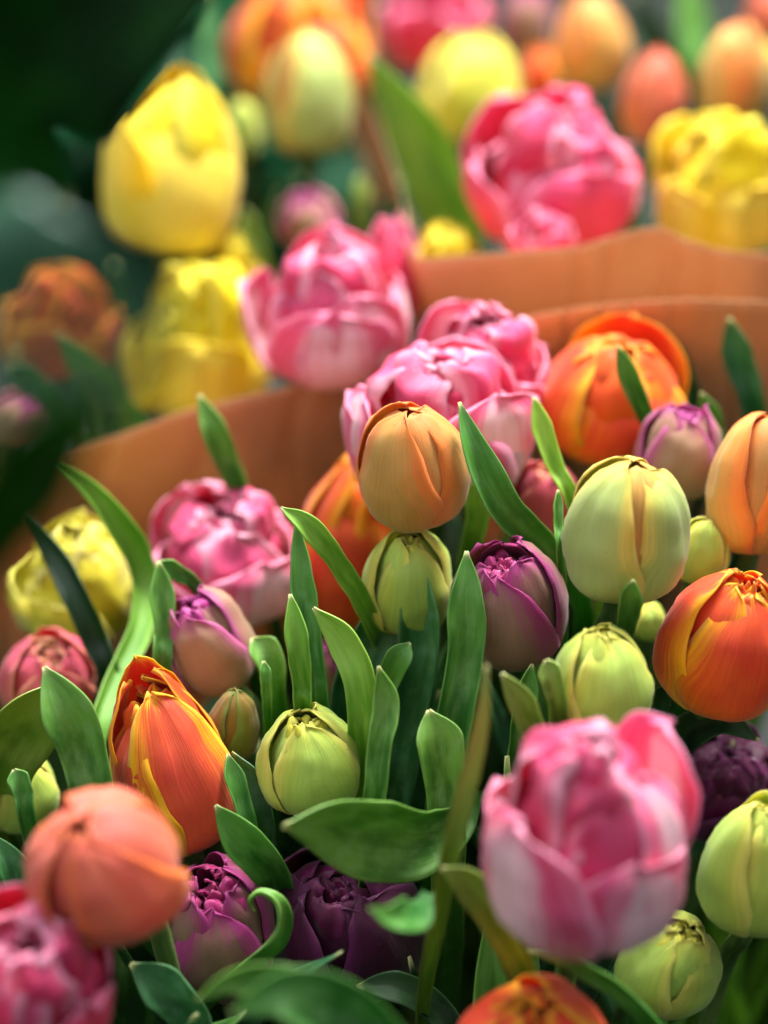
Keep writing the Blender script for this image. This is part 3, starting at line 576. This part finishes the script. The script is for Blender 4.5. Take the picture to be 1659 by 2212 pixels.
L([(926, 1533, .97), (945, 1600, .97), (958, 1690, .975), (962, 1790, .98)], 100, 'short broad leaf with a blunt tip above the sideways leaf', 0, 12, 1.1)
L([(1052, 1438, .875), (1040, 1560, .88), (1003, 1700, .89), (962, 1860, .9), (935, 2010, .92)], 50, 'blurred olive leaf rising in front, left of the large pink tulip', 3, 30, .9)
L([(613, 1785, .9), (700, 1782, .92), (800, 1800, .94), (900, 1815, .96), (985, 1780, .98), (1020, 1700, 1.0)], 185, 'broad green leaf lying sideways above the dark plum tulip', 0, -25, .55, bury=False, peak=.62, basew=.3, wave=.12)
L([(466, 1740, .965), (520, 1810, .97), (575, 1870, .98), (605, 1930, 1.0)], 84, 'pointed leaf left above the dark plum tulip', 0, -20, .9)
L([(492, 1628, .985), (515, 1720, .985), (540, 1820, .99)], 44, 'folded leaf edge right of the flame tulip', 0, 40, 1.3)
L([(500, 1625, .995), (555, 1680, .995), (580, 1760, 1.0), (585, 1850, 1.02)], 62, 'dark leaf half left of the pale green bud', 1, -30, 1.1)
L([(95, 1440, .97), (142, 1530, .97), (180, 1620, .975), (205, 1750, .98)], 112, 'broad grey green leaf below the salmon red tulip', 0, 15, .9)
L([(112, 1478, .985), (70, 1530, .99), (30, 1590, 1.0), (-10, 1680, 1.01)], 175, 'wide dull leaf at the left edge below the salmon red tulip', 3, 10, .7)
L([(30, 1662, .97), (48, 1710, .97), (62, 1790, .975)], 44, 'small leaf tip in front of the yellow green tulip at the left edge', 0, 0)
L([(-20, 1800, .97), (20, 1870, .97), (55, 1960, .98), (90, 2080, 1.0)], 70, 'leaf at the left edge behind the coral bud', 1, 0)
L([(955, 1875, .885), (1015, 1910, .89), (1075, 1990, .9), (1125, 2100, .92)], 74, 'blurred pale leaf at the lower left of the large pink tulip', 3, 0, .8)
L([(800, 1962, .85), (850, 1985, .86), (900, 1975, .875), (925, 1930, .89)], 84, 'blurred leaf tip floating before the dark plum tulip', 0, 0, .5, bury=False, basew=.3)
L([(548, 1968, .955), (540, 1945, .952), (565, 1930, .95), (597, 1955, .95), (598, 2010, .955), (545, 2070, .965), (440, 2160, .98)], 78, 'leaf with a curled hook at its tip wrapping the mauve bud', 0, 55, .7, peak=.4)
L([(283, 2083, .94), (350, 2130, .945), (405, 2190, .95), (450, 2280, .96)], 95, 'dark leaf with light tip at the bottom, left of centre', 1, -10, .8)
L([(425, 2160, .85), (520, 2118, .85), (680, 2140, .85), (850, 2240, .86)], 90, 'blurred broad leaf along the bottom edge', 0, -20, .5, bury=False, basew=.5)
L([(500, 2190, .82), (620, 2150, .82), (760, 2200, .83), (900, 2300, .84)], 150, 'blurred light green leaf at the bottom, lowest one', 0, 0, .5, bury=False, basew=.5)
L([(1140, 2056, .9), (1245, 2080, .9), (1350, 2140, .91), (1440, 2240, .93)], 62, 'arching leaf over the orange tulip at the bottom edge', 0, -30, 1.0)
L([(1084, 1455, .925), (1128, 1520, .93), (1158, 1600, .94), (1165, 1680, .95)], 58, 'blurred olive leaf tip above the large pink tulip', 3, 0)
L([(1180, 1425, .94), (1200, 1480, .94), (1212, 1560, .95)], 50, 'blurred leaf tip beside the yellow green bud', 3, 0)
L([(1150, 1435, .985), (1130, 1530, .99), (1110, 1650, 1.0)], 50, 'sharp green leaf between the blurred leaf tips', 0, 30, 1.2)
L([(1368, 1255, .945), (1362, 1300, .955), (1345, 1390, .985)], 50, 'short leaf growing up in front of the large pale green bud', 0, 0)
L([(1575, 688, 1.12), (1598, 780, 1.13), (1628, 890, 1.14)], 64, 'dark leaf before the right paper sheet at the right edge', 1, 20, 1.1)
L([(1440, 728, 1.14), (1470, 790, 1.15), (1495, 870, 1.16)], 40, 'dim leaf tip behind the open orange tulip', 1, 0)
L([(1515, 850, 1.09), (1545, 910, 1.1), (1560, 1000, 1.11)], 44, 'short leaf right of the small mauve bud', 0, 0)
L([(250, 830, .57), (120, 925, .57), (20, 1050, .57), (-90, 1240, .58)], 230, 'very blurred dark leaf hanging in at the left edge', 5, 35, .9, bury=False)
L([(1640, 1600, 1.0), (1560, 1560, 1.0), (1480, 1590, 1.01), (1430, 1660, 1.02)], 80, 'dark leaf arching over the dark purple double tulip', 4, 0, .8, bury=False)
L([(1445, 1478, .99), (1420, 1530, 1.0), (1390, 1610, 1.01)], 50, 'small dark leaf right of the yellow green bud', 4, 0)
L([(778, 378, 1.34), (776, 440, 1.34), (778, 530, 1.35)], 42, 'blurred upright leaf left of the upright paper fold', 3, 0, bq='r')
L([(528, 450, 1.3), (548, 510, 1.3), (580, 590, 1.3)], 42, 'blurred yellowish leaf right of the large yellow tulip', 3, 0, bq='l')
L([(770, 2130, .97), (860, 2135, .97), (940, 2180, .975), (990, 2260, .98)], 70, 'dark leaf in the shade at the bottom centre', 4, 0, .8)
L([(1365, -20, 1.6), (1420, 80, 1.6), (1470, 200, 1.6)], 90, 'blurred dark leaf at the top, behind the coral bud', 4, 0, bq='r')
L([(1480, -60, 1.6), (1490, 60, 1.6), (1480, 180, 1.6)], 80, 'blurred leaf at the top, left of the pointed brown bud', 0, 0, bq='r')
L([(440, -30, 1.5), (445, 100, 1.5), (455, 260, 1.5)], 70, 'blurred grey green leaf left of the large orange tulip', 1, 0, bq='l')

L([(150, 440, .76), (10, 280, .75), (130, 60, .75), (350, -190, .76)], 430, 'big very blurred dark green leaf filling the top left corner', 5, 0, .5, bury=False, basew=.9, peak=.5)
# ------------------------------------------------------------------ kraft paper wraps
def sheet(name, rim, drop, wave, parent=None, toward=None, n=60, nv=26, seed=1, curl=.001):
    top = spline([P(*p) for p in rim], n); rows = []
    for i in range(nv):
        v = i / (nv - 1); row = []
        for j, p in enumerate(top):
            c = toward; q = Vector((p.x + (c.x - p.x) * .45 * v, p.y + (c.y - p.y) * .45 * v, p.z * (1 - v) + max(.03, p.z - drop) * v))
            q += noise.noise_vector(Vector((j / n * 4 + seed, v * 1.6, seed))) * wave * smooth(0, .35, v + .03)
            cr = noise.noise(Vector((j / n * 9 + v * 1.3, v * 3 + seed, 7.7))); q += FW * (.0035 * (1 - min(1, abs(cr) * 5)))
            if v < .06: q += Vector((0, -curl * (1 - v / .06), 0))
            row.append(q)
        rows.append(row)
    return grid_mesh(name, rows[::-1], PAPER, parent, thick=.0003)
o = sheet('kraft_paper_wrap', [(700, 60, 1.62), (790, 200, 1.5), (838, 325, 1.36), (872, 440, 1.26), (887, 545, 1.19), (1000, 548, 1.165), (1130, 540, 1.155), (1250, 530, 1.15), (1335, 505, 1.15), (1420, 490, 1.155), (1500, 520, 1.16), (1600, 543, 1.17), (1760, 540, 1.2)],
          .45, .012, toward=BQ['r'], n=220, nv=60, seed=3)
tag(o, 'light tan kraft paper wrapped round the back right bouquet, rim below the yellow tulip', 'wrapping paper', 'paper wraps')
o2 = sheet('paper_fold', [(1040, 720, 1.135), (1120, 688, 1.13), (1250, 662, 1.13), (1400, 648, 1.13), (1560, 645, 1.135), (1760, 655, 1.16)], .4, .010, toward=BQ['r'], n=160, nv=60, seed=8, parent=o)
o = sheet('kraft_paper_wrap', [(-120, 1200, 1.24), (10, 1085, 1.2), (100, 985, 1.18), (250, 938, 1.17), (420, 880, 1.165), (600, 838, 1.165), (760, 798, 1.17), (880, 760, 1.19)], .45, .012, toward=BQ['l'], n=180, nv=60, seed=5)
tag(o, 'brown kraft paper sheet slanting across the left side behind the front tulips', 'wrapping paper', 'paper wraps')

def add_haze_film():  # translucent sheet added near the lens to imitate a milky haze
    m = bpy.data.materials.new('haze_film'); g = NT(m); x, y, u, rnd, r1 = uvnodes(g)
    st = g.noise(g.xyz(g.m('MULTIPLY_ADD', x, 26.0, g.m('MULTIPLY', y, 9.0)), g.m('MULTIPLY', y, 2.0), 0.0), 1.0, 4, .6)
    df = g.n('ShaderNodeBsdfDiffuse'); g.put(df.inputs[0], (.07, .19, .11, 1)); gl = g.n('ShaderNodeBsdfGlossy'); gl.inputs['Roughness'].default_value = .22; g.put(gl.inputs['Color'], (.8, .9, .9, 1))
    m1 = g.n('ShaderNodeMixShader'); m1.inputs[0].default_value = .05; g.t.links.new(df.outputs[0], m1.inputs[1]); g.t.links.new(gl.outputs[0], m1.inputs[2])
    tp = g.n('ShaderNodeBsdfTransparent'); m2 = g.n('ShaderNodeMixShader'); g.put(m2.inputs[0], g.m('MULTIPLY_ADD', g.ss(st, .35, .7), .42, .2))
    g.t.links.new(tp.outputs[0], m2.inputs[1]); g.t.links.new(m1.outputs[0], m2.inputs[2]); g.t.links.new(m2.outputs[0], g.out.inputs[0])
    rim = [(-300, 470, .60), (-100, 430, .60), (80, 440, .605), (230, 500, .61), (340, 610, .62), (390, 740, .635), (360, 880, .65)]
    top = spline([P(*p) for p in rim], 50); anc = P(-420, 1000, .6); rows = []
    for i in range(24):
        v = i / 23; row = []
        for j, p in enumerate(top):
            q = p.lerp(anc, v * .96) + noise.noise_vector(Vector((j * .12, v * 2.5, 4))) * .006; row.append(q)
        rows.append(row)
    o = grid_mesh('haze_film_sheet', rows[::-1], m, None, thick=.0002)
    tag(o, 'added film standing in for milky blur over the left yellow and orange tulips', 'haze_film')
add_haze_film()
